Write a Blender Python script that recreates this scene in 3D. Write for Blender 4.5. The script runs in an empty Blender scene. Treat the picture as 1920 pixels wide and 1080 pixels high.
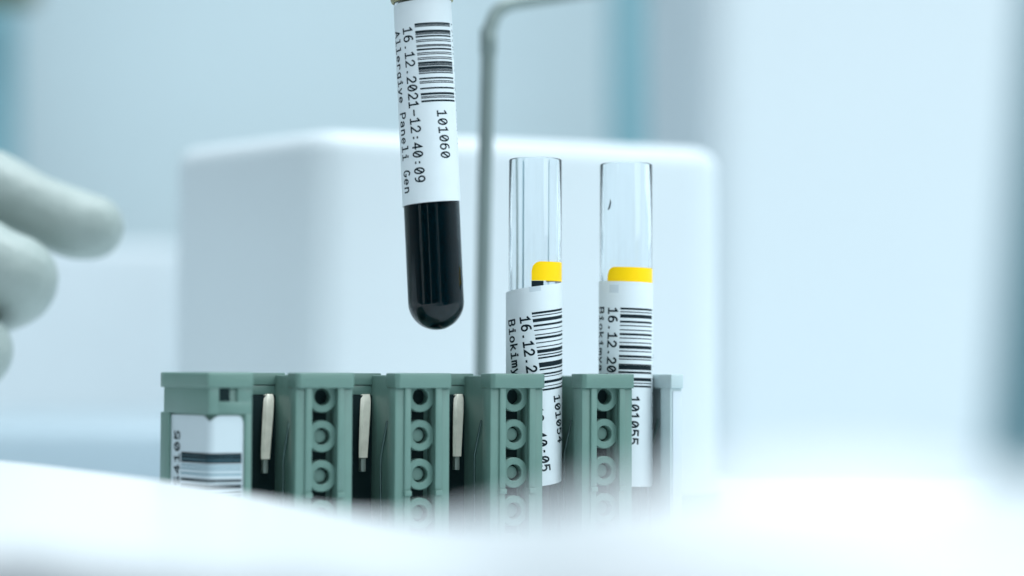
import bpy, bmesh, math, random
from math import sin, cos, pi, radians, sqrt, atan2
from mathutils import Vector, Matrix
random.seed(7)
S = bpy.context.scene
COL = S.collection
MM = 0.001

# ------------------------------------------------------------------ camera
F_PX = 3920.0                     # focal length in pixels of the 1920-wide photograph
RACK_TOP = 0.0600
CAM_Z = RACK_TOP + 0.0003
PITCH, ROLL = radians(2.31), radians(0.25)
cam_d = bpy.data.cameras.new('camera')
cam = bpy.data.objects.new('camera', cam_d); COL.objects.link(cam)
cam_d.sensor_width = 36; cam_d.lens = 36 * F_PX / 1920
cam_d.clip_start = 0.01; cam_d.clip_end = 60
RC = Matrix.Rotation(pi / 2 + PITCH, 3, 'X') @ Matrix.Rotation(ROLL, 3, 'Z')
cam.matrix_world = Matrix.Translation((0, 0, CAM_Z)) @ RC.to_4x4()
cam_d.dof.use_dof = True
cam_d.dof.focus_distance = 0.506
cam_d.dof.aperture_fstop = 5.8
S.camera = cam

# ------------------------------------------------------------------ world and lamps
W = bpy.data.worlds.new('World'); S.world = W; W.use_nodes = True
bg = W.node_tree.nodes['Background']
wn = W.node_tree.nodes; wl = W.node_tree.links
bg.inputs['Color'].default_value = (0.70, 0.855, 0.955, 1)
# a room brightest overhead and ahead, dim behind the photographer
tc = wn.new('ShaderNodeTexCoord'); sp = wn.new('ShaderNodeSeparateXYZ')
wl.new(tc.outputs['Generated'], sp.inputs[0])
def ramp(sock, a, b, lo, hi):
    r = wn.new('ShaderNodeMapRange'); r.interpolation_type = 'SMOOTHSTEP'
    for n_, v_ in (('From Min', a), ('From Max', b), ('To Min', lo), ('To Max', hi)): r.inputs[n_].default_value = v_
    wl.new(sock, r.inputs['Value']); return r.outputs['Result']
up_ = ramp(sp.outputs['Z'], 0.10, 0.60, 0.0, 1.75)
fw_ = ramp(sp.outputs['Y'], -0.75, 0.1, 0.025, 0.75)
sd_ = ramp(sp.outputs['X'], -0.9, 0.8, 0.42, 1.15)
ml = wn.new('ShaderNodeMath'); ml.operation = 'MULTIPLY'
mx_ = wn.new('ShaderNodeMath'); mx_.operation = 'MAXIMUM'
wl.new(up_, mx_.inputs[0]); wl.new(fw_, mx_.inputs[1])
wl.new(mx_.outputs[0], ml.inputs[0]); wl.new(sd_, ml.inputs[1]); wl.new(ml.outputs[0], bg.inputs['Strength'])

def area(name, loc, target, size, power, color):
    d = bpy.data.lights.new(name, 'AREA'); d.energy = power; d.size = size; d.color = color
    o = bpy.data.objects.new(name, d); COL.objects.link(o)
    o.location = loc
    o.rotation_euler = (Vector(target) - Vector(loc)).to_track_quat('-Z', 'Y').to_euler()
    return o
area('ceiling_panel_light', (0.1, 0.35, 1.5), (0.0, 0.45, 0.0), 0.9, 9.0, (0.93, 0.98, 1.0))
area('window_light', (1.3, -0.5, 0.9), (0.0, 0.6, 0.08), 0.8, 9.5, (0.88, 0.97, 1.0))
area('ceiling_light_back', (0.7, 1.1, 2.7), (0.5, 2.4, 0.1), 2.6, 60, (0.88, 0.97, 1.0))

def strip_light(name, loc, target, w, h, power):  # unseen strips behind the camera, added to draw streaks on the blood
    o = area(name, loc, target, w, power, (0.8, 0.97, 1.0))
    o.data.shape = 'RECTANGLE'; o.data.size = w; o.data.size_y = h
strip_light('tall_streak_light', (-1.5, -0.75, 0.35), (0, 0.5, 0.1), 0.38, 1.1, 1.1)
strip_light('narrow_streak_light', (-0.55, -1.4, 0.35), (0, 0.5, 0.1), 0.16, 1.1, 0.45)
strip_light('right_streak_light', (0.75, -1.3, 0.35), (0, 0.5, 0.1), 0.2, 1.1, 0.45)

S.view_settings.view_transform = 'Standard'
S.view_settings.look = 'None'
S.view_settings.exposure = -0.02
S.view_settings.gamma = 1.0
S.view_settings.use_curve_mapping = False
S.render.engine = 'CYCLES'
S.cycles.use_denoising = True
S.cycles.max_bounces = 14
S.cycles.transmission_bounces = 12
S.cycles.transparent_max_bounces = 12

# ------------------------------------------------------------------ helpers
def at(px, py, Y):
    """the point at depth Y that the photograph shows at pixel (px, py)"""
    d = RC @ Vector(((px - 960) / F_PX, (540 - py) / F_PX, -1))
    t = Y / d.y
    return Vector((d.x * t, Y, CAM_Z + d.z * t))

def mat(name, color, rough=0.5, metal=0.0, bump=0.0, bscale=400.0, var=0.0, vscale=60.0, spec=0.5, trans=0.0, ior=1.49, sss=0.0, coat=0.0):
    m = bpy.data.materials.new(name); m.use_nodes = True
    nt = m.node_tree; p = nt.nodes['Principled BSDF']
    p.inputs['Base Color'].default_value = (*color, 1)
    p.inputs['Roughness'].default_value = rough
    p.inputs['Metallic'].default_value = metal
    p.inputs['Specular IOR Level'].default_value = spec
    p.inputs['Transmission Weight'].default_value = trans
    p.inputs['IOR'].default_value = ior
    p.inputs['Coat Weight'].default_value = coat
    if sss:
        p.inputs['Subsurface Weight'].default_value = sss
        p.inputs['Subsurface Radius'].default_value = (0.004, 0.004, 0.004)
    tc = nt.nodes.new('ShaderNodeTexCoord')
    if var:
        n = nt.nodes.new('ShaderNodeTexNoise'); n.inputs['Scale'].default_value = vscale; n.inputs['Detail'].default_value = 6
        nt.links.new(tc.outputs['Object'], n.inputs['Vector'])
        r = nt.nodes.new('ShaderNodeMapRange'); r.inputs['From Min'].default_value = 0.3; r.inputs['From Max'].default_value = 0.7
        r.inputs['To Min'].default_value = 1 - var; r.inputs['To Max'].default_value = 1 + var
        nt.links.new(n.outputs['Fac'], r.inputs['Value'])
        mx = nt.nodes.new('ShaderNodeMix'); mx.data_type = 'RGBA'; mx.blend_type = 'MULTIPLY'; mx.inputs[0].default_value = 1
        mx.inputs[6].default_value = (*color, 1)
        nt.links.new(r.outputs['Result'], mx.inputs[7])
        nt.links.new(mx.outputs[2], p.inputs['Base Color'])
        r2 = nt.nodes.new('ShaderNodeMapRange')
        r2.inputs['To Min'].default_value = rough * 0.85; r2.inputs['To Max'].default_value = min(1, rough * 1.15)
        nt.links.new(n.outputs['Fac'], r2.inputs['Value'])
        nt.links.new(r2.outputs['Result'], p.inputs['Roughness'])
    if bump:
        n = nt.nodes.new('ShaderNodeTexNoise'); n.inputs['Scale'].default_value = bscale; n.inputs['Detail'].default_value = 4
        nt.links.new(tc.outputs['Object'], n.inputs['Vector'])
        b = nt.nodes.new('ShaderNodeBump'); b.inputs['Strength'].default_value = bump; b.inputs['Distance'].default_value = 0.0001
        nt.links.new(n.outputs['Fac'], b.inputs['Height'])
        nt.links.new(b.outputs['Normal'], p.inputs['Normal'])
    return m

M_RACK = mat('rack_plastic', (0.121, 0.216, 0.184), 0.42, bump=0.25, bscale=1800, var=0.05, vscale=120)
M_DARK = mat('recess_shade_black', (0.004, 0.016, 0.017), 0.75, bump=0.1, spec=0.2)  # near-black colour standing for shade in the rack's recesses
M_SPRING = mat('spring_steel', (0.98, 0.91, 0.77), 0.2, metal=0.3, bump=0.3, bscale=900, var=0.08, vscale=500)
M_WIRE = mat('wire_steel', (0.10, 0.16, 0.15), 0.35, metal=0.7)
M_PAPER = mat('label_paper', (0.68, 0.73, 0.755), 0.55, bump=0.12, bscale=2500, var=0.015, vscale=300)
M_LABEL = mat('rack_label_paper', (0.53, 0.60, 0.63), 0.5, bump=0.1, bscale=1500, var=0.02, vscale=200)
M_GHOST = mat('show_through_and_haze_paper', (0.55, 0.61, 0.65), 0.55)  # sticker showing through; also the haze tone of the right end label
M_INK = mat('thermal_ink', (0.003, 0.012, 0.017), 0.6, spec=0.2)
M_INK_SOFT = mat('faded_thermal_ink', (0.05, 0.10, 0.11), 0.5)
M_YELLOW = mat('yellow_sticker', (1.0, 0.62, 0.0), 0.4, spec=0.25)
M_GLASS = mat('tube_plastic', (0.97, 0.99, 1.0), 0.01, trans=1.0, ior=1.31)
M_STRIPE = mat('tube_stripe', (0.42, 0.62, 0.68), 0.3, trans=0.5, ior=1.3)
M_BLOOD = mat('dark_blood', (0.0008, 0.0085, 0.0120), 0.12, spec=0.1)
M_CAP = mat('olive_cap', (0.24, 0.22, 0.10), 0.45)
M_GLOVE = mat('glove_latex', (0.34, 0.395, 0.375), 0.42, bump=0.5, bscale=130, var=0.06, vscale=55)
M_GLOVE.node_tree.nodes['Bump'].inputs['Distance'].default_value = 0.0022
M_HAZED = mat('hazed_end_plastic', (0.46, 0.55, 0.56), 0.45, bump=0.2, bscale=1500)  # rack plastic paled to carry the foreground haze
M_WHITE = mat('white_plastic', (0.63, 0.68, 0.71), 0.4, bump=0.05, var=0.01, vscale=20)
M_TRAY = mat('tray_white', (0.72, 0.725, 0.74), 0.3, bump=0.05, var=0.008, vscale=20)
M_ROD = mat('painted_rod', (0.225, 0.28, 0.272), 0.35, metal=0.25, var=0.08, vscale=30)
M_WALL = mat('wall_paint', (0.60, 0.69, 0.72), 0.8, var=0.015, vscale=3)
M_CABINET = mat('cabinet_paint', (0.615, 0.67, 0.70), 0.9, spec=0.1, var=0.01, vscale=3)
M_TEAL = mat('teal_paint', (0.215, 0.385, 0.435), 0.5, var=0.03, vscale=5)
M_BENCH = mat('bench_laminate', (0.70, 0.77, 0.80), 0.4, var=0.02, vscale=6)
M_OLIVE = mat('olive_trim', (0.09, 0.11, 0.05), 0.6)
M_BLUEGREY = mat('blue_grey_plastic', (0.39, 0.475, 0.525), 0.45, var=0.03, vscale=10)

def finish(bm, name, m, parent=None, smooth=True, angle=35, scale=MM):
    me = bpy.data.meshes.new(name)
    if scale != 1: bmesh.ops.scale(bm, vec=(scale,) * 3, verts=bm.verts)
    bmesh.ops.recalc_face_normals(bm, faces=bm.faces)
    bm.to_mesh(me); bm.free()
    for k in (m if isinstance(m, (list, tuple)) else [m]): me.materials.append(k)
    if smooth:
        me.polygons.foreach_set('use_smooth', [True] * len(me.polygons))
        me.set_sharp_from_angle(angle=radians(angle))
    o = bpy.data.objects.new(name, me); COL.objects.link(o)
    if parent is not None: o.parent = parent
    return o

def thing(name, label, cat, loc=(0, 0, 0), rot=(0, 0, 0), group=None):
    o = bpy.data.objects.new(name, None); COL.objects.link(o)
    o.empty_display_size = 0.01
    o.location = loc; o.rotation_euler = rot
    return tag(o, label, cat, group)

def tag(o, label, cat, group=None, kind=None):
    o['label'] = label; o['category'] = cat
    if group: o['group'] = group
    if kind: o['kind'] = kind
    return o

def merge(bm, b2):
    me = bpy.data.meshes.new('tmp'); b2.to_mesh(me); b2.free()
    bm.from_mesh(me); bpy.data.meshes.remove(me)

def prism(bm, poly, z0, z1, bev=0.25, seg=2):
    """closed upright prism on a plan polygon, edges bevelled (mm)"""
    b = bmesh.new()
    lo = [b.verts.new((x, y, z0)) for x, y in poly]
    hi = [b.verts.new((x, y, z1)) for x, y in poly]
    n = len(poly)
    b.faces.new(lo[::-1]); b.faces.new(hi)
    for i in range(n):
        b.faces.new((lo[i], lo[(i + 1) % n], hi[(i + 1) % n], hi[i]))
    bmesh.ops.recalc_face_normals(b, faces=b.faces)
    if bev: bmesh.ops.bevel(b, geom=list(b.edges), offset=bev, segments=seg, profile=0.5, affect='EDGES', clamp_overlap=True)
    merge(bm, b)

def box(bm, x0, x1, y0, y1, z0, z1, bev=0.25, seg=2):
    prism(bm, [(x0, y0), (x1, y0), (x1, y1), (x0, y1)], z0, z1, bev, seg)

def sweep(bm, pts, radii, n=14, closed_ends=True):
    """tube of varying radius along points; hemispherical ends"""
    P = [Vector(p) for p in pts]; R = list(radii)
    if closed_ends:
        def cap(p, q, r):
            d = (p - q).normalized(); out = []
            for k in range(1, 6):
                a = k * pi / 12
                out.append((p + d * r * sin(a), r * cos(a)))
            out.append((p + d * r * 0.999, r * 0.06))
            return out
        a = cap(P[0], P[1], R[0]); b = cap(P[-1], P[-2], R[-1])
        P = [x[0] for x in a[::-1]] + P + [x[0] for x in b]
        R = [x[1] for x in a[::-1]] + R + [x[1] for x in b]
    rings = []
    up = None
    for i, p in enumerate(P):
        t = (P[min(i + 1, len(P) - 1)] - P[max(i - 1, 0)]).normalized()
        if up is None:
            up = t.orthogonal().normalized()
        up = (up - t * up.dot(t)).normalized()
        s = t.cross(up)
        rings.append([bm.verts.new(p + (up * cos(2 * pi * k / n) + s * sin(2 * pi * k / n)) * R[i]) for k in range(n)])
    for a, b in zip(rings, rings[1:]):
        for k in range(n):
            bm.faces.new((a[k], a[(k + 1) % n], b[(k + 1) % n], b[k]))
    bm.faces.new(rings[0][::-1]); bm.faces.new(rings[-1])

def smooth_path(pts, rad, sub=6):
    """Catmull-Rom through points and radii"""
    P = [Vector(p) for p in pts]; out, ro = [], []
    for i in range(len(P) - 1):
        p0, p1, p2, p3 = P[max(i - 1, 0)], P[i], P[i + 1], P[min(i + 2, len(P) - 1)]
        for k in range(sub):
            t = k / sub
            out.append(0.5 * ((2 * p1) + (p2 - p0) * t + (2 * p0 - 5 * p1 + 4 * p2 - p3) * t * t + (3 * p1 - p0 - 3 * p2 + p3) * t ** 3))
            ro.append(rad[i] + (rad[i + 1] - rad[i]) * t)
    out.append(P[-1]); ro.append(rad[-1])
    return out, ro

def lathe(bm, prof, n=96):
    rings = []
    for r, z in prof:
        if r < 1e-6: rings.append([bm.verts.new((0, 0, z))])
        else: rings.append([bm.verts.new((r * cos(2 * pi * k / n), r * sin(2 * pi * k / n), z)) for k in range(n)])
    for a, b in zip(rings, rings[1:]):
        for k in range(n):
            k2 = (k + 1) % n
            if len(a) == 1 and len(b) == 1: break
            if len(a) == 1: bm.faces.new((a[0], b[k2], b[k]))
            elif len(b) == 1: bm.faces.new((a[k], a[k2], b[0]))
            else: bm.faces.new((a[k], a[k2], b[k2], b[k]))

# ------------------------------------------------------------------ printed lettering: single-line label-printer alphabet
def arc(cx, cy, rx, ry, a0, a1, n=9):
    return [(cx + rx * cos(radians(a0 + (a1 - a0) * i / n)), cy + ry * sin(radians(a0 + (a1 - a0) * i / n))) for i in range(n + 1)]
DOT = lambda x, y: [(x - 0.09, y), (x + 0.09, y)]
G = {
 '0': [arc(.5, .5, .46, .5, 0, 360, 20), [(.24, .24), (.76, .76)]],
 '1': [[(.1, .80), (.52, 1), (.52, 0)], [(.1, 0), (.95, 0)]],
 '2': [arc(.48, .70, .44, .30, 165, -30, 10) + [(.02, 0), (.98, 0)]],
 '4': [[(.72, 0), (.72, 1), (.02, .30), (1, .30)]],
 '5': [[(.92, 1), (.14, 1), (.08, .54)] + arc(.46, .32, .46, .32, 120, -145, 12)],
 '6': [arc(.62, .52, .56, .48, 80, 180, 7) + arc(.5, .31, .44, .31, 180, 540, 16)],
 '9': [arc(.38, .48, .56, .48, -100, 0, 7) + arc(.5, .69, .44, .31, 0, 360, 16)],
 '-': [[(.05, .47), (.95, .47)]],
 '.': [DOT(.5, .08)], ':': [DOT(.5, .2), DOT(.5, .62)],
 'A': [[(0, 0), (.5, 1), (1, 0)], [(.2, .36), (.8, .36)]],
 'B': [[(.06, 0), (.06, 1), (.55, 1)] + arc(.55, .77, .35, .23, 90, -90, 6) + [(.06, .54)], arc(.55, .27, .40, .27, 90, -90, 7) + [(.06, 0)]],
 'G': [arc(.52, .5, .46, .5, 50, 345, 12) + [(.97, .42), (.6, .42)]],
 'P': [[(.08, 0), (.08, 1), (.55, 1)] + arc(.55, .74, .40, .26, 90, -90, 8) + [(.08, .48)]],
 'S': [arc(.5, .74, .42, .26, 40, 270, 10) + arc(.5, .24, .44, .24, 90, -140, 10)],
 'a': [arc(.45, .48, .38, .22, 150, 0, 6) + [(.83, 0)], arc(.42, .2, .38, .2, 60, 350, 12)],
 'e': [[(.08, .36), (.92, .36)] + arc(.5, .34, .42, .34, 5, 310, 14)],
 'g': [arc(.46, .36, .40, .32, 20, 340, 14), [(.86, .68), (.86, -.08)] + arc(.46, -.08, .40, .2, 0, -150, 7)],
 'i': [[(.18, .68), (.52, .68), (.52, 0)], [(.1, 0), (.94, 0)], DOT(.5, .94)],
 'k': [[(.1, 0), (.1, 1)], [(.8, .70), (.12, .32)], [(.32, .42), (.9, 0)]],
 'l': [[(.18, 1), (.52, 1), (.52, 0)], [(.1, 0), (.94, 0)]],
 'm': [[(.02, 0), (.02, .68)], arc(.26, .46, .24, .22, 170, 0, 6) + [(.5, 0)], arc(.74, .46, .24, .22, 170, 0, 6) + [(.98, 0)]],
 'n': [[(.1, 0), (.1, .68)], arc(.48, .42, .38, .26, 165, 0, 7) + [(.86, 0)]],
 'o': [arc(.5, .34, .44, .34, 0, 360, 16)],
 'r': [[(.15, 0), (.15, .68)], arc(.55, .40, .40, .28, 165, 35, 6)],
 'y': [[(.06, .68), (.5, .02)], [(.94, .68), (.42, -.14), (.1, -.24)]],
 ' ': [],
}
def strip(pts, w):
    """mitred ribbon along a polyline -> list of quads (2-D)"""
    P = [Vector(p) for p in pts]
    closed = (P[0] - P[-1]).length < 1e-4
    if closed: P = P[:-1]
    n = len(P); L, Rr = [], []
    for i in range(n):
        if closed: a, b, c = P[i - 1], P[i], P[(i + 1) % n]
        else: a, b, c = P[max(i - 1, 0)], P[i], P[min(i + 1, n - 1)]
        d1 = (b - a).normalized() if (b - a).length > 1e-9 else (c - b).normalized()
        d2 = (c - b).normalized() if (c - b).length > 1e-9 else d1
        t = d1 + d2; t = t.normalized() if t.length > 0.2 else d2
        nn = Vector((-t.y, t.x)); k = 1 / max(0.55, nn.dot(Vector((-d2.y, d2.x))))
        e = Vector((0, 0))
        if not closed and i == 0: e = -d2 * w * 0.4
        if not closed and i == n - 1: e = d1 * w * 0.4
        L.append(b + e + nn * k * w / 2); Rr.append(b + e - nn * k * w / 2)
    q = []
    for i in range(n if closed else n - 1):
        j = (i + 1) % n
        q.append((Rr[i], Rr[j], L[j], L[i]))
    return q

def write(bm, text, u, v, adv, h, w, M, jitter=0.0):
    """letters read along +u, their tops point to +v; M maps (u, v, layer) to space"""
    for ch in text:
        du, dv = random.uniform(-jitter, jitter), random.uniform(-jitter, jitter)
        for li, pl in enumerate(G[ch]):
            raw = [(u + du + x * adv * 0.70, v + dv + y * h) for x, y in pl]
            pts = [raw[0]]
            for a, b in zip(raw, raw[1:]):
                m = max(1, int(math.hypot(b[0] - a[0], b[1] - a[1]) / 0.35))
                pts += [(a[0] + (b[0] - a[0]) * i / m, a[1] + (b[1] - a[1]) * i / m) for i in range(1, m + 1)]
            for q in strip(pts, w):
                try: bm.faces.new([bm.verts.new(M(p.x, p.y, li)) for p in q])
                except ValueError: pass
        u += adv

def bars(bm, seq, v0, v1, M, nseg=16):
    for c, t in seq:
        prev = None
        for k in range(nseg + 1):
            v = v0 + (v1 - v0) * k / nseg
            cur = (bm.verts.new(M(c - t / 2, v, 0)), bm.verts.new(M(c + t / 2, v, 0)))
            if prev: bm.faces.new((prev[0], prev[1], cur[1], cur[0]))
            prev = cur

# ------------------------------------------------------------------ setting
bm = bmesh.new(); box(bm, -4000, 4000, 250, 2600, -30, 0, 0)
o = finish(bm, 'countertop', M_BENCH, smooth=False); o['kind'] = 'structure'
bm = bmesh.new(); box(bm, -4000, 4000, 2900, 2950, -900, 2200, 0)
o = finish(bm, 'back_wall', M_WALL, smooth=False); o['kind'] = 'structure'

# teal uprights against the wall
def upright(px0, px1, Y, label, lean=0.0, tall=1500, deep=20, name='wall_upright', grp='teal uprights in the blurred background'):
    a, b = at(px0, 540, Y).x * 1000, at(px1, 540, Y).x * 1000
    t = thing(name, label, 'upright', ((a + b) / 2 * MM, Y, 0), (0, lean, 0), grp)
    bm = bmesh.new(); box(bm, -(b - a) / 2, (b - a) / 2, -deep, deep, 1, tall, 3)
    finish(bm, 'post', M_TEAL, t)
    bm = bmesh.new(); box(bm, -(b - a) / 2 - 6, (b - a) / 2 + 6, -deep - 6, deep + 6, 0.5, 14, 2)
    finish(bm, 'foot', M_TEAL, t)
    return t
upright(1140, 1240, 2.70, 'blurred teal upright behind the two clear tubes')
upright(-140, 26, 2.70, 'blurred teal upright at the upper left edge, behind the pointing glove')
upright(1775, 2150, 0.22, 'strongly blurred dark teal post at the right edge of the photo', 0.085, 260, 5, 'teal_post', None)
bm = bmesh.new()
a = at(-200, 0, 2.55) * 1000; b = at(62, 4, 2.55) * 1000
box(bm, a.x, b.x, 2550, 2580, b.z, b.z + 60, 3)
tag(finish(bm, 'olive_rail', M_OLIVE), 'dark olive bar peeking in at the top left corner', 'rail')

# low white unit at the left, behind the glove
t = thing('white_unit', 'blurred low white unit behind the glove at the left', 'unit', (0, 1.75, 0))
x0, x1 = at(-500, 540, 1.7).x * 1000, at(322, 540, 1.7).x * 1000
z1 = at(100, 452, 1.72).z * 1000
bm = bmesh.new(); box(bm, x0, x1, 0, 250, 12, z1, 10, 4); finish(bm, 'body', M_WHITE, t)
bm = bmesh.new(); box(bm, x0 - 4, x1 + 4, -8, 258, 0.5, 11, 2, 2); finish(bm, 'plinth', M_BLUEGREY, t)
t = None
bm = bmesh.new()
a = at(-400, 800, 1.0).x * 1000; b = at(296, 800, 1.0).x * 1000
box(bm, a, b + 60, 1000, 1420, 0.5, 33, 6, 3)
tag(finish(bm, 'side_tray', M_BLUEGREY), 'blue-grey blurred low tray on the bench left of the rack', 'tray')

# ------------------------------------------------------------------ analyser lid behind the rack
def rounded_plan(pts, rads, n=10):
    out = []
    m = len(pts)
    for i in range(m):
        p, a, b = Vector(pts[i]), Vector(pts[i - 1]), Vector(pts[(i + 1) % m])
        d1, d2 = (a - p).normalized(), (b - p).normalized()
        ang = d1.angle(d2); t = rads[i] / math.tan(ang / 2)
        c = p + (d1 + d2).normalized() * rads[i] / sin(ang / 2)
        s, e = p + d1 * t, p + d2 * t
        a0 = atan2(s.y - c.y, s.x - c.x); a1 = atan2(e.y - c.y, e.x - c.x)
        da = (a1 - a0 + pi) % (2 * pi) - pi
        for k in range(n + 1): out.append((c.x + rads[i] * cos(a0 + da * k / n), c.y + rads[i] * sin(a0 + da * k / n)))
    return out
# pale cabinet on the right
t = thing('cabinet', 'pale blurred cabinet with rounded corner filling the right of the background', 'cabinet', (0, 1.15, 0))
x0, x1 = at(1296, 540, 1.2).x * 1000, 900
bm = bmesh.new()
prism(bm, rounded_plan([(x0, 0), (x1, 0), (x1, 450), (x0, 450)], [28, 20, 20, 20], 16), 0.5, 900, 0)
finish(bm, 'carcass', M_CABINET, t)
bm = bmesh.new(); box(bm, x0 + 20, x1 - 20, 20, 430, 901, 912, 3, 2); finish(bm, 'top', M_CABINET, t)
A = at(600, 240, 0.715) * 1000
Bl = at(322, 276, 0.782) * 1000
Br = at(1388, 268, 0.772) * 1000
plan = [(A.x, A.y), (Br.x, Br.y), (Br.x - 40, Br.y + 90), (Bl.x + 40, Bl.y + 75), (Bl.x, Bl.y)]
lid_top = A.z
t = thing('analyzer_housing', 'rounded white machine housing behind the tubes with bright top edge', 'machine', ((A.x) * MM, (A.y + 40) * MM, 0))
ox, oy = A.x, A.y + 40
def inset_ring(plan, rads, d):
    c = rounded_plan(plan, rads)
    n = len(c); out = []
    for i in range(n):
        p, a, b = Vector(c[i]), Vector(c[i - 1]), Vector(c[(i + 1) % n])
        tt = (b - a).normalized(); nn = Vector((-tt.y, tt.x))
        out.append(p + nn * d)
    return out
rads = [16, 22, 20, 20, 12]
bm = bmesh.new(); rings = []
prof = [(0, 1.0), (0, lid_top - 9.0)] + [(7.5 * (1 - cos(radians(k * 11.25))), lid_top - 7.5 + 7.5 * sin(radians(k * 11.25))) for k in range(0, 9)]
for d, z in prof:
    rings.append([bm.verts.new((p.x - ox, p.y - oy, z)) for p in inset_ring(plan, rads, d)])
for a, b in zip(rings, rings[1:]):
    n = len(a)
    for k in range(n): bm.faces.new((a[k], a[(k + 1) % n], b[(k + 1) % n], b[k]))
bm.faces.new(rings[-1]); bm.faces.new(rings[0][::-1])
finish(bm, 'cover', M_WHITE, t, angle=50)
bm = bmesh.new()
rp = [( (p[0] - ox) * 1.01, (p[1] - oy) * 1.01) for p in rounded_plan(plan, rads)]
prism(bm, rp, 0.4, 14, 0)
finish(bm, 'base_skirt', M_BLUEGREY, t)

# ------------------------------------------------------------------ bent rod
Yr = 0.630
pts = [at(896, 1180, Yr), at(900, 900, Yr), at(903, 700, Yr), at(908, 400, Yr), at(913, 200, Yr), at(916, 95, Yr)]
c0 = at(918, 60, Yr)
bend = [at(921, 48, Yr), at(930, 26, Yr + .001), at(947, 12, Yr + .002), at(970, 5, Yr + .004)]
tail = [at(1040, -5, Yr + .012), at(1110, -16, Yr + .02), at(1250, -36, Yr + .03), at(1420, -62, Yr + .04)]
P, R = smooth_path(pts + [c0] + bend + tail, [0.00225] * 15, 4)
base = Vector((P[0].x, Yr, 0))
P = [Vector((p.x - base.x, p.y - base.y, max(p.z, 0.004))) for p in P]
t = thing('bent_rod', 'grey-green bent metal rod rising behind the dark filled tube', 'rod', base)
bm = bmesh.new(); sweep(bm, P, R, 20, False); finish(bm, 'rod', M_ROD, t, scale=1, angle=60)
bm = bmesh.new(); lathe(bm, [(0, 0.3), (9, 0.3), (9, 3), (5, 5), (2.6, 6), (0, 6)], 40); finish(bm, 'foot', M_ROD, t)
bm = bmesh.new(); zc = at(914, 78, Yr).z * 1000
lathe(bm, [(2.4, -4), (2.65, -3.6), (2.65, 3.6), (2.4, 4)], 32)
c = finish(bm, 'collar', M_ROD, t); c.location = (at(916, 78, Yr).x - base.x, 0, zc * MM)

# ------------------------------------------------------------------ white tray in front (blurred)
FAR = [(-700, 812, .57), (-300, 838, .50), (0, 863, .457), (160, 881, .446), (300, 899, .432), (450, 922, .400), (600, 948, .350), (750, 966, .290), (900, 958, .232),
       (1050, 935, .193), (1200, 903, .176), (1400, 876, .168), (1650, 868, .168), (1900, 890, .178), (2400, 925, .190), (3600, 960, .230)]
NEAR = [(-900, 985, .29), (-400, 1000, .27), (-40, 1018, .252), (110, 1038, .238), (240, 1056, .226), (360, 1068, .214), (500, 1076, .202), (640, 1090, .186), (800, 1115, .170),
       (950, 1130, .155), (1100, 1130, .143), (1350, 1130, .134), (1700, 1130, .128), (2050, 1130, .126), (2700, 1140, .128), (4000, 1140, .14)]
FAR = [at(*p) * 1000 for p in FAR]; NEAR = [at(*p) * 1000 for p in NEAR]
ZC = CAM_Z * 1000
stn, _ = smooth_path(FAR, [0] * len(FAR), 5)
stn2, _ = smooth_path(NEAR, [0] * len(NEAR), 5)
bm = bmesh.new(); rows = []
for Fp, Np in zip(stn, stn2):
    d = (Np - Fp); d.z = 0; d.normalize()
    row = [Vector((Fp.x, Fp.y, 1))]
    r = 3.0
    for k in range(7):
        a = radians(k * 15)
        row.append(Fp + d * (r * (1 - cos(a))) + Vector((0, 0, -r + r * sin(a))))
    L = (Np - Fp)
    for f in (0.15, 0.3, 0.45, 0.6, 0.75, 0.88): row.append(Fp + L * f + Vector((0, 0, -0.8 * sin(pi * f))))
    r = 7.0
    for k in range(7):
        a = radians(90 - k * 15)
        row.append(Np - d * (r * (1 - cos(a))) + Vector((0, 0, -r + r * sin(a))))
    row.append(Vector((Np.x, Np.y, 1)) - d * 24)
    rows.append([bm.verts.new(v) for v in row])
for a, b in zip(rows, rows[1:]):
    for k in range(len(a) - 1): bm.faces.new((a[k], a[k + 1], b[k + 1], b[k]))
    bm.faces.new((a[0], b[0], b[-1], a[-1]))
bm.faces.new(rows[0]); bm.faces.new(rows[-1][::-1])
tag(finish(bm, 'front_tray', M_TRAY, angle=40), 'glossy white machine tray blurred across the foreground below the rack', 'tray')

# ------------------------------------------------------------------ the rack
TH = radians(25); PT = 24.4
rack = thing('tube_rack', 'grey-green plastic five-slot tube rack with round studs', 'rack', (0.0006, 0.5, 0), (0, 0, TH))
H = 60.0
LIP0, LIP1 = -5.9, 8.0            # lip edges about the pillar's slot datum
CX = 1.05

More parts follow.
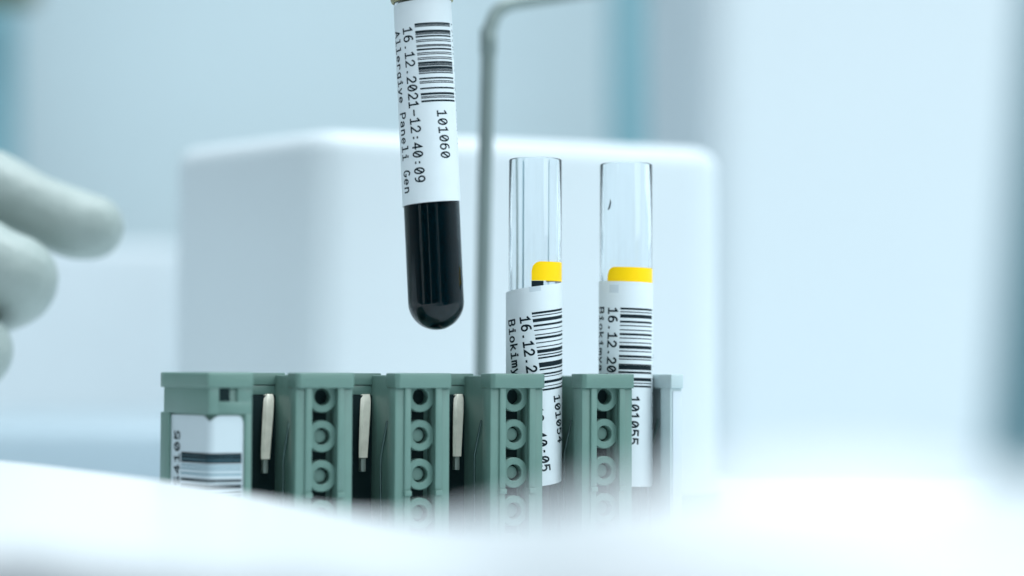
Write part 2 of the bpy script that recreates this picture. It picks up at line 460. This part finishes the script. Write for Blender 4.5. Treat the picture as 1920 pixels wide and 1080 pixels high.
def pillar(k):
    s0 = PT * (k - 2); cx = s0 + CX
    bm = bmesh.new()
    # lip plate pieces (channel left open in the middle)
    box(bm, s0 + LIP0, cx - 3.1, 0.6, 5.4, 6, H - 3.4, 0.35)
    box(bm, cx + 3.1, s0 + LIP1, 0.6, 5.4, 6, H - 3.4, 0.35)
    box(bm, cx - 3.3, cx + 3.3, 5.0, 8.0, 6, H - 3.0, 0.1)
    for sg in (-1, 1):
        box(bm, cx + sg * 3.9 - 0.8, cx + sg * 3.9 + 0.8, 0.0, 1.6, H - 27.6, H - 3.3, 0.2)
        box(bm, cx + sg * 3.9 - 0.9, cx + sg * 3.9 + 0.9, -0.5, 1.6, H - 28.6, H - 27.4, 0.15)
        box(bm, cx + sg * 3.9 - 0.8, cx + sg * 3.9 + 0.8, 0.2, 1.6, 6, H - 28.4, 0.2)
    # web to the back wall, sides hollowed for the tube bore
    wv = 5.2
    poly = [(cx - 5.9, 5.2), (cx + 5.6, 5.2), (cx + 3.5, 9.0), (cx + 3.5, 15.5), (cx + 5.2, 20.2), (cx - 5.7, 20.2), (cx - wv, 15), (cx - wv, 9.5)]
    prism(bm, poly, 6, H - 0.6, 0.3)
    p = finish(bm, 'pillar', M_RACK, rack)
    bm = bmesh.new()
    poly = [(s0 + LIP0 - 0.15, 6.2), (s0 + LIP0 - 0.15, 0.45), (s0 + LIP0 + 0.75, -0.45), (s0 + LIP1 - 0.35, -0.45), (s0 + LIP1 + 0.15, 0.05), (s0 + LIP1 + 0.15, 6.2)]
    prism(bm, poly, H - 3.5, H, 0.3, 3)
    finish(bm, 'cap', M_RACK, p)
    zs = [H - 5.5 - 9.1 * i for i in range(6)]
    for z in zs:
        bm = bmesh.new()
        N = 40; ro, ri = 3.65, 1.95
        prof = [(ro, 5.6), (ro, 2.15), (ro - 0.2, 1.95), (ri + 0.15, 1.95), (ri, 2.1), (ri, 5.6)]
        rr = []
        for r, q in prof:
            rr.append([bm.verts.new((cx + max(-4.4, min(4.4, r * cos(2 * pi * j / N))), q, z + r * sin(2 * pi * j / N))) for j in range(N)])
        for a, b in zip(rr, rr[1:]):
            for j in range(N): bm.faces.new((a[j], a[(j + 1) % N], b[(j + 1) % N], b[j]))
        # sunken core
        rr = []
        if z < H - 8:
            for r, q in [(1.55, 5.6), (1.55, 3.75), (1.4, 3.6)]:
                rr.append([bm.verts.new((cx + r * cos(2 * pi * j / N), q, z + r * sin(2 * pi * j / N))) for j in range(N)])
            for a, b in zip(rr, rr[1:]):
                for j in range(N): bm.faces.new((a[j], a[(j + 1) % N], b[(j + 1) % N], b[j]))
            bm.faces.new(rr[-1])
        st = finish(bm, 'stud', M_RACK, p)
    # near-black plate for the shade in the channel between the studs
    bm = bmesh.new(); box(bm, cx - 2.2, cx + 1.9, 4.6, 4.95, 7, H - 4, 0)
    finish(bm, 'channel_shade_plate', M_DARK, p, smooth=False)
    return p
for k in range(4): pillar(k)

# left end block
s0 = -PT * 3
bm = bmesh.new()
def endpoly(g): return [(s0 + 8.0 - g, g), (s0 + 8.0 - g, 5.4), (s0 + 5.3, 8.5), (s0 + 5.3, 16), (s0 + 6.6, 20.2), (s0 + 6.6, 23), (-80 + g, 23), (-80 + g, 20), (-75.4 + g * .8 - .45, g + 1.9), (-75.4 + g * .8 + 1.9, g)]
prism(bm, endpoly(0.7), 0.5, H - 3.0, 0.3)
# header with the little square hole: pieces left / right / below it
def fpart(sa, sb, za, zb): box(bm, sa, sb, 0.0, 3.0, za, zb, 0.18)
prism(bm, [(-72.9, 0.0), (-72.9, 3.0), (-76.2, 19.8), (-80.0, 20), (-75.4, 0.0)], H - 9.4, H - 3.3, 0.25)
fpart(-68.7, s0 + 8.0, H - 6.6, H - 3.3)
fpart(-73.0, s0 + 8.0, H - 9.4, H - 6.5)
box(bm, s0 + 6.3, s0 + 8.0, 0.0, 3.0, 1, H - 9.2, 0.3)                       # right frame strip
prism(bm, [(-79.0, 17.5), (-77.6, 17.8), (-78.2, 22.9), (-80.05, 22.9), (-79.5, 17.2)], 1, H - 9.2, 0.2)   # left frame strip
blk = finish(bm, 'end_block', M_RACK, rack)
bm = bmesh.new()
prism(bm, [(s0 + 8.15, -0.4), (s0 + 8.15, 6.2), (s0 + 6.6, 23.1), (-80.1, 23.1), (-80.2, 19.9), (-75.7, -0.4)], H - 3.5, H, 0.35, 3)
finish(bm, 'cap', M_RACK, blk)
bm = bmesh.new(); box(bm, -72.85, -70.4, 0.35, 0.9, H - 6.5, H - 3.4, 0)
finish(bm, 'hole_shade_plate', M_DARK, blk, smooth=False)  # dark plate puts the shade of the hole into colour
# its barcode label wrapped over the corner
corner = Vector((-75.4 + .56, 0.7)); de = (Vector((-80 + .7, 20)) - corner).normalized()
LW0, LW1 = -17.8, 7.75            # along the wrap: negative on the end face
def wrap(v, off):
    r = 1.6
    if v > r: p = corner + Vector((v, 0)); n = Vector((0, -1))
    elif v < -r: p = corner + de * (-v); n = Vector((de.y * -1, de.x))
    else:
        f = (v + r) / (2 * r); a = corner + de * r; b = corner + Vector((r, 0))
        p = a * (1 - f) ** 2 + corner * 2 * f * (1 - f) + b * f * f
        n = (Vector((-de.y, de.x)) * (1 - f) + Vector((0, -1)) * f)
    if n.y > 0: n = -n
    n = n.normalized()
    return p + n * off
LTOP = H - 9.7
def labtop(v):
    z = LTOP - 1.2 * math.exp(-((v + .2) / 1.25) ** 2)
    for e in (LW0, LW1):
        d = abs(v - e); r = 1.6 if e > 0 else .8
        if d < r: z -= r - sqrt(max(0, r * r - (r - d) ** 2))
    return z
bm = bmesh.new(); NV = 70; front, back = [], []
for i in range(NV + 1):
    v = LW0 + (LW1 - LW0) * i / NV
    cf, cb = [], []
    for j in range(9):
        z = labtop(v) + (4 - labtop(v)) * j / 8
        p = wrap(v, 0.25); cf.append(bm.verts.new((p.x, p.y, z)))
        p = wrap(v, 0.08); cb.append(bm.verts.new((p.x, p.y, z)))
    front.append(cf); back.append(cb)
for i in range(NV):
    for j in range(8):
        bm.faces.new((front[i][j], front[i][j + 1], front[i + 1][j + 1], front[i + 1][j]))
        bm.faces.new((back[i][j], back[i + 1][j], back[i + 1][j + 1], back[i][j + 1]))
    bm.faces.new((front[i][0], front[i + 1][0], back[i + 1][0], back[i][0]))
lab = finish(bm, 'barcode_label', M_LABEL, rack)
lab['label'] = 'white barcode label wrapped round the corner of the end block'
def ML(u, v, li):
    p = wrap(v, 0.30 + 0.01 * li); return (p.x, p.y, LTOP - u)
bm = bmesh.new()
seq = []
for c, t in [(8.75, .65), (9.5, .85), (10.4, .7), (14.6, .6), (15.9, .9), (17, .4), (18, 1.2), (19.6, .5), (21, .3), (22, 1), (24, .5), (25.2, .9)]:
    seq.append((c, t))
bars(bm, seq, -12.4, 7.4, ML, 40)
finish(bm, 'barcode', M_INK, lab, smooth=False)
bm = bmesh.new()
for c, t in [(9.15, .3), (9.98, .25), (11.35, .3), (12.1, .3), (13.2, .35)]:
    bars(bm, [(c, t)], -12.4, 7.4, ML, 40)
finish(bm, 'faded_barcode', mat('blurred_blue_ink', (0.10, 0.24, 0.30), 0.5), lab, smooth=False)
bm = bmesh.new()
MLup = lambda u, v, li: ML(16.2 - u, v, li)     # reads upwards
def write_up(bm, text, u, v, adv, h, w):
    # letters read along -z with tops to the left of the wrap
    write(bm, text, u, 0, adv, h, w, lambda a, b, li: ML(16.6 - a, v - b, li))
write_up(bm, 'S4105', 0.6, -13.2, 2.6, 2.3, 0.5)
finish(bm, 'number_text', M_INK, lab, smooth=False)

# right end block, a thin edge with the foreground haze put into its colour
s4 = PT * 2
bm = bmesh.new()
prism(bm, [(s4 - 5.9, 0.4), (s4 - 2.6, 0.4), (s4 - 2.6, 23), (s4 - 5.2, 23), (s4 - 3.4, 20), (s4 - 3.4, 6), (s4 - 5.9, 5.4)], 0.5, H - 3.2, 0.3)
eb = finish(bm, 'end_block', M_HAZED, rack)
eb['label'] = 'end block at the right end, haze put into its colour'
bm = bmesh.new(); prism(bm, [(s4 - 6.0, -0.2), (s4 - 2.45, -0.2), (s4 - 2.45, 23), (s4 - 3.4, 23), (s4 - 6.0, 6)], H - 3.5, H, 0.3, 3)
finish(bm, 'cap', M_HAZED, eb)
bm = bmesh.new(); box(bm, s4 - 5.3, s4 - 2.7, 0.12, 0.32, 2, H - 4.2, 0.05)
finish(bm, 'end_label', M_GHOST, rack)  # label greyed to match the foreground haze

# back wall with the doubled band, base slab
bm = bmesh.new()
box(bm, s0 + 6.8, s4 - 3, 20.0, 23.2, 0.5, H - 0.5, 0.2)
for k in range(5):
    a = PT * (k - 3) + CX + 5.2; b = PT * (k - 2) + CX - 5.2
    box(bm, a - 2, b + 2, 19.0, 22.9, H - 2.9, H - 0.05, 0.25)
    box(bm, a - 2, b + 2, 19.4, 22.9, H - 5.3, H - 2.95, 0.25)
finish(bm, 'back_wall', M_RACK, rack)
bm = bmesh.new(); box(bm, -79.5, s4 - 3, 1.0, 22.5, 0.3, 8, 0.6)
finish(bm, 'base', M_RACK, rack)
# near-black plates painting the slot shade, leaf springs and wires of the empty slots
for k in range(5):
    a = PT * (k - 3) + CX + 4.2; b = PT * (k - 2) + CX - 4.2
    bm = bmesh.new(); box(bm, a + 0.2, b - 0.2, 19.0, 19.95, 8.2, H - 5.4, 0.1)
    finish(bm, 'slot_shade_plate', M_DARK, rack)
def spring(k):
    sl = PT * (k - 3)
    bm = bmesh.new()
    path = [(18.3, 19.0, -5.1), (18.2, 18.4, -6.0), (18.05, 18.0, -7.0), (17.6, 17.1, -10), (17.0, 16.0, -14), (16.45, 15.0, -18), (16.2, 14.5, -20.2)]
    wds = [2.2, 2.4, 2.5, 2.5, 2.35, 2.15, 2.0]
    rows = []
    for (s, q, z), w in zip(path, wds):
        s += sl
        rows.append([bm.verts.new((s - w / 2, q + .65, z + H)), bm.verts.new((s - w / 2 + .6, q, z + H)), bm.verts.new((s + w / 2 - .2, q, z + H)), bm.verts.new((s + w / 2, q + .25, z + H)),
                     bm.verts.new((s + w / 2, q + .6, z + H)), bm.verts.new((s - w / 2, q + 1.0, z + H))])
    for a, b in zip(rows, rows[1:]):
        n = len(a)
        for j in range(n): bm.faces.new((a[j], a[(j + 1) % n], b[(j + 1) % n], b[j]))
    bm.faces.new(rows[0]); bm.faces.new(rows[-1][::-1])
    sp = finish(bm, 'leaf_spring', M_SPRING, rack, angle=18)
    bm = bmesh.new(); box(bm, sl + 15.6, sl + 16.8, 14.8, 16.5, H - 23.5, H - 20.3, 0.15)
    finish(bm, 'spring_foot', mat_dim, sp)
mat_dim = mat('dull_steel', (0.30, 0.34, 0.30), 0.5, metal=0.5)
for k in range(3): spring(k)
def wire(k):
    sl = PT * (k - 2) + CX - 5.2
    q = [(-0.35, 9.2, -11.5), (-0.3, 11, -15.2), (-.3, 12.6, -18.7), (-.3, 13.1, -20.2), (-.3, 13.2, -24.5), (-.3, 13.2, -36)]
    P, R = smooth_path([(sl + a, b, H + c) for a, b, c in q], [0.28] * 6, 4)
    bm = bmesh.new(); sweep(bm, P, R, 8); finish(bm, 'wire_spring', M_WIRE, rack)
for k in range(5): wire(k)

# ------------------------------------------------------------------ test tubes
CODE2 = [(384, 10), (407, 4), (437, 20), (478, 10), (506, 4), (537, 4), (568, 11), (596, 4), (628, 4), (660, 18), (690, 4), (727, 12), (748, 4), (785, 4), (806, 26), (842, 10), (891, 18), (918, 4), (941, 9)]
CODE1 = [(384, 11), (405, 4), (436, 18), (474, 10), (506, 4), (540, 4), (565, 12), (597, 4), (628, 4), (659, 18), (685, 5), (706, 8), (756, 27), (788, 8), (822, 8), (842, 3), (880, 14), (910, 3), (934, 9)]
CODE0 = [(240, 11), (254, 3), (264, 3), (312, 15), (328, 3), (338, 3), (358, 9), (390, 4), (405, 4), (440, 5), (452, 4), (480, 11), (512, 4), (527, 4), (557, 4), (572, 4), (605, 13), (621, 4), (631, 4), (655, 21), (676, 4), (687, 4), (703, 6), (752, 10), (780, 4), (794, 4), (845, 10), (897, 15), (921, 4), (934, 4), (964, 12)]
def coded(code, y0, y1, L):
    s = L / (y1 - y0)
    return [((c - y0) * s, t * s * 1.18 + 0.09) for c, t in code]

def glass_tube(R, wall, L, parent):
    ri = R - wall
    prof = [(0, 0)]
    for k in range(1, 17):
        a = radians(-90 + k * 90 / 16); prof.append((R * cos(a), R + R * sin(a)))
    prof += [(R, L * .33), (R, L * .66), (R, L - .35), (R - .12, L - .1), (R - .35, L), (ri + .3, L), (ri + .08, L - .12), (ri, L - .4), (ri, L * .66), (ri, L * .33)]
    for k in range(16, 0, -1):
        a = radians(-90 + k * 90 / 16); prof.append((ri * cos(a), R + ri * sin(a)))
    prof.append((0, wall))
    bm = bmesh.new(); lathe(bm, prof, 128)
    return finish(bm, 'glass', M_GLASS, parent, angle=60)

def patch(name, m, parent, fn, v0, v1, u_top, u_bot, R, off, thick, nv=72, nu=10, extra=None):
    """thin wrapped sheet, outer and inner faces; fn maps (u,v,radius offset)"""
    bm = bmesh.new(); A_, B_ = [], []
    for i in range(nv + 1):
        v = v0 + (v1 - v0) * i / nv
        ut = u_top(v) if callable(u_top) else u_top
        ub = u_bot(v) if callable(u_bot) else u_bot
        ca, cb = [], []
        for j in range(nu + 1):
            u = ut + (ub - ut) * j / nu
            e = extra(u, v) if extra else 0
            ca.append(bm.verts.new(fn(u, v, off + thick + e))); cb.append(bm.verts.new(fn(u, v, off + e)))
        A_.append(ca); B_.append(cb)
    for i in range(nv):
        for j in range(nu):
            bm.faces.new((A_[i][j], A_[i][j + 1], A_[i + 1][j + 1], A_[i + 1][j]))
            bm.faces.new((B_[i][j], B_[i + 1][j], B_[i + 1][j + 1], B_[i][j + 1]))
        bm.faces.new((A_[i][0], A_[i + 1][0], B_[i + 1][0], B_[i][0]))
        bm.faces.new((A_[i][nu], B_[i][nu], B_[i + 1][nu], A_[i + 1][nu]))
    for j in range(nu):
        bm.faces.new((A_[0][j], B_[0][j], B_[0][j + 1], A_[0][j + 1]))
        bm.faces.new((A_[nv][j], A_[nv][j + 1], B_[nv][j + 1], B_[nv][j]))
    return finish(bm, name, m, parent, angle=40)

def tube_map(R, ztop, alpha=0.0, u0=0.0, v0=0.0, extra=None):
    ca, sa = cos(alpha), sin(alpha)
    def fn(u, v, off):
        V = v0 + (v - v0) * ca + (u - u0) * sa
        U = u0 + (u - u0) * ca - (v - v0) * sa
        r = R + off + (extra(U, V) if extra else 0)
        ph = V / R
        return (r * sin(ph), -r * cos(ph), ztop - U)
    return fn

def make_label(t, R, ztop, alpha, vb, texts, code, blen, bstart, length, date, num, dept, adv, cap, ink_w, vrange, dvs, num_v, extra=None, ghost=None, soft=False):
    fn = tube_map(R, ztop, alpha, bstart, vb, extra)
    lab = patch('label', M_PAPER, t, fn, vrange[0], vrange[1], 0.0, length, R, 0.14, 0.10, nv=90, nu=24)
    M = lambda u, v, li: fn(u, v, 0.262 + 0.008 * li)
    bm = bmesh.new(); bars(bm, [(bstart + c, w) for c, w in code], vb, vb + blen, M, 26)
    finish(bm, 'barcode', M_INK, lab, smooth=False)
    bm = bmesh.new(); write(bm, date, bstart + dvs[2], vb + dvs[0] - cap / 2, adv, cap, ink_w, M, 0.02)
    finish(bm, 'date_text', M_INK, lab, smooth=False)
    bm = bmesh.new(); write(bm, dept, bstart + dvs[3], vb + dvs[1] - cap / 2, adv, cap, ink_w, M, 0.02)
    finish(bm, 'department_text', M_INK, lab, smooth=False)
    bm = bmesh.new(); write(bm, num[0], bstart + num[1], vb + num_v - cap / 2, adv, cap, ink_w, M, 0.02)
    finish(bm, 'number_text', M_INK, lab, smooth=False)
    # the line of print beyond the barcode, seen edge-on as a row of specks
    bm = bmesh.new()
    u = bstart + 0.3
    while u < bstart + blen * 3.2 and u < length - 6:
        h = random.uniform(0.5, 1.3); b0 = vb + blen + 0.75 + random.uniform(0, .5)
        for q in strip([(u, b0), (u + random.uniform(-.5, .5), b0 + h)], 0.28):
            bm.faces.new([bm.verts.new(M(p.x, p.y, 0)) for p in q])
        u += random.choice((0.75, 1.0, 1.35, 2.2))
    finish(bm, 'edge_print', M_INK_SOFT, lab, smooth=False)
    if ghost:
        bm = bmesh.new(); g0, g1, u0, u1 = ghost
        bars(bm, [((u0 + u1) / 2, u1 - u0)], g0, g1, M, 8)
        finish(bm, 'show_through', M_GHOST, lab, smooth=False)
    return lab, fn

TUBE_GROUP = 'open clear tubes standing in the rack'
def rack_tube(px, Y, rim_py, R, label):
    p = at(px, rim_py, Y)
    L = 100.0
    t = thing('test_tube', label, 'test tube', (p.x, Y, p.z - L * MM), (0, 0, -atan2(p.x, Y)), TUBE_GROUP)
    glass_tube(R, 0.75, L, t)
    return t, L

# ---- left clear tube
R1 = 6.55
t1, L1 = rack_tube(1004, 0.5163, 299, R1, 'open clear tube with a tilted label, black patch under its yellow sticker')
zl = L1 - 31.9
bulge = lambda U, V: 0.42 * max(0.0, min(1.0, (-V - 5.5) / 4.5)) * (1 - 0.5 * max(0, min(1, U / 40)))
lab, fn1 = make_label(t1, R1, zl, radians(8.0), -0.75, None, coded(CODE1, 378, 946, 19.4), 9.7, 6.3, 48.4,
    '16.12.2021-12:40:05', ('101054', 20.9), 'Biokimya', 2.02, 2.3, 0.46, (-15.5, 15.0), (-1.85, -5.95, 0.75, 0.9), 4.15, bulge)
fs = tube_map(R1, L1, 0)
yst = lambda v0, r, u: (lambda v: u + ((r - sqrt(max(0, r * r - (r - (v - v0)) ** 2))) if v - v0 < r else 0))
st = patch('yellow_sticker', M_YELLOW, t1, fs, -0.85, 17.5, yst(-0.85, 2.3, 25.6), 30.3, R1, 0.03, 0.06, nv=60, nu=4)
patch('sticker_mark', M_INK, st, fs, -0.85, 2.1, 30.35, 32.2, R1, 0.03, 0.065, nv=10, nu=2)
bm = bmesh.new()
Mg = lambda u, v, li: fn1(u, v, 0.258)
bars(bm, [(0.65, 1.2)], -0.6, 2.2, Mg, 8)
finish(bm, 'show_through', M_GHOST, lab, smooth=False)

bm = bmesh.new()  # two thin teal stripes down the far side of the tube
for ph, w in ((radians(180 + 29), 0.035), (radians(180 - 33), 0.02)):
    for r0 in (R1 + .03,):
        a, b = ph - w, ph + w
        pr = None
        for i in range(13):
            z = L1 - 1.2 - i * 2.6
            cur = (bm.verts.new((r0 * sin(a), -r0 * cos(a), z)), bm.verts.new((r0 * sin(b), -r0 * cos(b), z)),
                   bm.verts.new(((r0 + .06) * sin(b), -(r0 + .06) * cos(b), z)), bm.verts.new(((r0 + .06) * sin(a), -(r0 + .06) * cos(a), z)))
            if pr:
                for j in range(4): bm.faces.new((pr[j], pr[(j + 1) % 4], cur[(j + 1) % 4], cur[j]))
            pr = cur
finish(bm, 'back_stripe', M_STRIPE, t1)
# ---- right clear tube
R2 = 6.6
t2, L2 = rack_tube(1174, 0.5270, 308, R2, 'open clear tube with a nearly straight label, ink mark near its rim')
zl = L2 - 29.9
lab2, fn2 = make_label(t2, R2, zl, radians(-1.6), -1.3, None, coded(CODE2, 378, 946, 19.6), 9.7, 6.6, 51.0,
    '16.12.2021-12:40:09', ('101055', 22.0), 'Biokimya', 2.07, 2.3, 0.46, (-15.5, 15.5), (-1.95, -6.0, 0.1, 0.0), 4.1)
fs = tube_map(R2, L2, radians(-1.0))
st2 = patch('yellow_sticker', M_YELLOW, t2, fs, -4.5, 17.5, yst(-4.5, 2.2, 26.3), 30.8, R2, 0.03, 0.06, nv=60, nu=4)
bm = bmesh.new()
bars(bm, [(1.9, 2.0)], -4.4, -1.9, lambda u, v, li: fn2(u, v, 0.258), 8)
finish(bm, 'show_through', M_GHOST, lab2, smooth=False)
bm = bmesh.new()
mk = [(9.4, -4.05), (10.2, -4.0), (11.0, -4.15), (11.7, -4.45), (12.1, -4.75)]
wd = [0.12, 0.45, 0.55, 0.55, 0.2]
prev = None
for (u, v), w in zip(mk, wd):
    cur = (bm.verts.new(fs(u, v - w / 2, 0.02)), bm.verts.new(fs(u, v + w / 2, 0.02)))
    if prev: bm.faces.new((prev[0], prev[1], cur[1], cur[0]))
    prev = cur
finish(bm, 'ink_mark', M_INK, t2, smooth=False)

# ---- the raised tube full of dark blood
R0 = 6.72; L0 = 100.0
pb = at(820, 619, 0.5)
ht = thing('blood_tube', 'tube full of dark blood held above the rack, white barcode label on top', 'test tube', pb, (0, radians(-2.95), -atan2(pb.x, 0.5)))
glass_tube(R0, 0.8, L0, ht)
bm = bmesh.new(); rb = R0 - 0.55
prof = [(0, R0 - rb)] + [(rb * cos(radians(-90 + k * 6)), R0 + rb * sin(radians(-90 + k * 6))) for k in range(1, 16)] + [(rb, 40), (rb, 72), (0, 72)]
lathe(bm, prof, 96); finish(bm, 'blood', M_BLOOD, ht, angle=60)
zt = 78.4
lab0, fn0 = make_label(ht, R0, zt, radians(2.4), -2.05, None, coded(CODE0, 230, 972, 18.9), 9.6, 5.6, 48.2,
    '16.12.2021-12:40:09', ('101060', 21.1), 'Allergiye Paneli Gen', 1.975, 2.3, 0.38, (-17, 17), (-1.95, -5.75, 0.7, 0.9), 4.7)
bm = bmesh.new()
lathe(bm, [(R0 + .25, 78.85), (R0 + .7, 79.0), (R0 + .9, 79.6), (R0 + 1.15, 101), (R0 + .6, 103), (0, 103.2), (0, 100.1), (R0 + .25, 100.1), (R0 + .25, 78.85)], 64)
finish(bm, 'cap', M_CAP, ht)

# ------------------------------------------------------------------ gloved hands
def hand(name, label, chains, extra_parts, loc):
    """one continuous skin: closed sweeps fused by a voxel remesh"""
    bm = bmesh.new()
    for pts, rad in chains:
        P, R = smooth_path(pts, rad, 6)
        sweep(bm, [p - loc for p in P], R, 20)
    o = finish(bm, name, M_GLOVE, None, scale=1, angle=180)
    rm = o.modifiers.new('fuse', 'REMESH'); rm.mode = 'VOXEL'; rm.voxel_size = 0.0011; rm.use_smooth_shade = True
    sm = o.modifiers.new('relax', 'SMOOTH'); sm.factor = 0.5; sm.iterations = 5
    o.location = loc
    return tag(o, label, 'hand')
def hp(px, py, Y): return at(px, py, Y)
idx = ([hp(-430, 235, .640), hp(-330, 235, .636), hp(-150, 305, .628), hp(-20, 355, .622), hp(62, 388, .620), hp(138, 419, .618), hp(170, 425, .618)],
       [.0135, .0130, .0116, .0121, .0101, .0106, .0099])
mid = ([hp(-430, 330, .624), hp(-320, 330, .612), hp(-150, 408, .600), hp(-15, 492, .596), hp(36, 519, .598), hp(12, 558, .606), hp(-110, 585, .618), hp(-200, 560, .626)],
       [.0135, .0125, .0110, .0110, .0112, .0098, .0094, .0088])
rng = ([hp(-430, 425, .612), hp(-330, 450, .600), hp(-190, 560, .590), hp(-80, 640, .588), hp(-44, 657, .590), hp(-80, 690, .600), hp(-190, 690, .612), hp(-260, 650, .620)],
       [.0130, .0120, .0105, .0104, .0104, .0094, .0090, .0084])
pky = ([hp(-440, 510, .604), hp(-350, 555, .594), hp(-250, 650, .584), hp(-180, 735, .582), hp(-165, 765, .586), hp(-215, 785, .596), hp(-300, 765, .606)],
       [.0120, .0108, .0092, .0090, .0088, .0082, .0076])
thb = ([hp(-760, 330, .650), hp(-620, 300, .664), hp(-420, 340, .676), hp(-250, 420, .672), hp(-150, 480, .664)], [.017, .0155, .0135, .0118, .0098])
palm1 = ([hp(-800, 330, .640), hp(-600, 275, .642), hp(-420, 240, .640)], [.017, .0165, .0135])
palm2 = ([hp(-800, 370, .632), hp(-600, 350, .630), hp(-420, 335, .624)], [.018, .017, .0138])
palm3 = ([hp(-800, 420, .626), hp(-600, 430, .618), hp(-420, 430, .612)], [.018, .0165, .0132])
palm4 = ([hp(-800, 460, .622), hp(-620, 490, .610), hp(-430, 515, .604)], [.016, .0150, .0122])
arm = ([hp(-1250, 430, .640), hp(-1000, 405, .636), hp(-800, 390, .632)], [.036, .030, .026])
hand('gloved_hand', 'grey-green gloved hand pointing in from the left edge', [idx, mid, rng, pky, thb, palm1, palm2, palm3, palm4, arm], None, hp(-800, 390, .632))
# the second hand, above the frame, pinching the cap of the raised tube
top = ht.matrix_basis @ Vector((0, 0, 0.092))
def q(dx, dy, dz): return top + Vector((dx, dy, dz)) * MM
chains = [
  ([q(-14.6, 1, -2.4), q(-17.5, 4, 14), q(-22, 10, 34), q(-10, 28, 62), q(15, 45, 85)], [.0076, .0086, .0095, .0105, .0125]),
  ([q(-6, 17.5, 0), q(-6, 20, 20), q(-4, 28, 42), q(8, 40, 66), q(28, 50, 84)], [.0080, .0090, .0100, .0110, .0125]),
  ([q(10, 20, 6), q(14, 25, 24), q(20, 34, 46), q(30, 46, 68), q(44, 54, 82)], [.0076, .0086, .0096, .0106, .0120]),
  ([q(26, 24, 16), q(32, 30, 30), q(40, 40, 48), q(50, 50, 64), q(58, 56, 78)], [.0068, .0078, .0086, .0094, .0110]),
  ([q(16.5, -3, 2), q(22, -4, 22), q(32, 4, 46), q(50, 22, 70), q(70, 44, 90)], [.0092, .0104, .0112, .0130, .0160]),
  ([q(15, 45, 85), q(50, 60, 105), q(90, 72, 120)], [.0125, .0165, .022]), ([q(28, 50, 84), q(60, 62, 102), q(90, 72, 120)], [.0125, .017, .022]),
  ([q(44, 54, 82), q(70, 64, 100), q(95, 74, 118)], [.012, .016, .022]), ([q(58, 56, 78), q(80, 66, 98), q(100, 76, 116)], [.011, .0155, .022]),
  ([q(70, 44, 90), q(85, 60, 106), q(100, 74, 118)], [.016, .019, .022]),
  ([q(95, 74, 118), q(150, 100, 145), q(260, 150, 190)], [.024, .028, .036])]
hand('gloved_hand', 'grey-green gloved fingertips at the top edge holding the blood tube', chains, None, q(95, 74, 118))
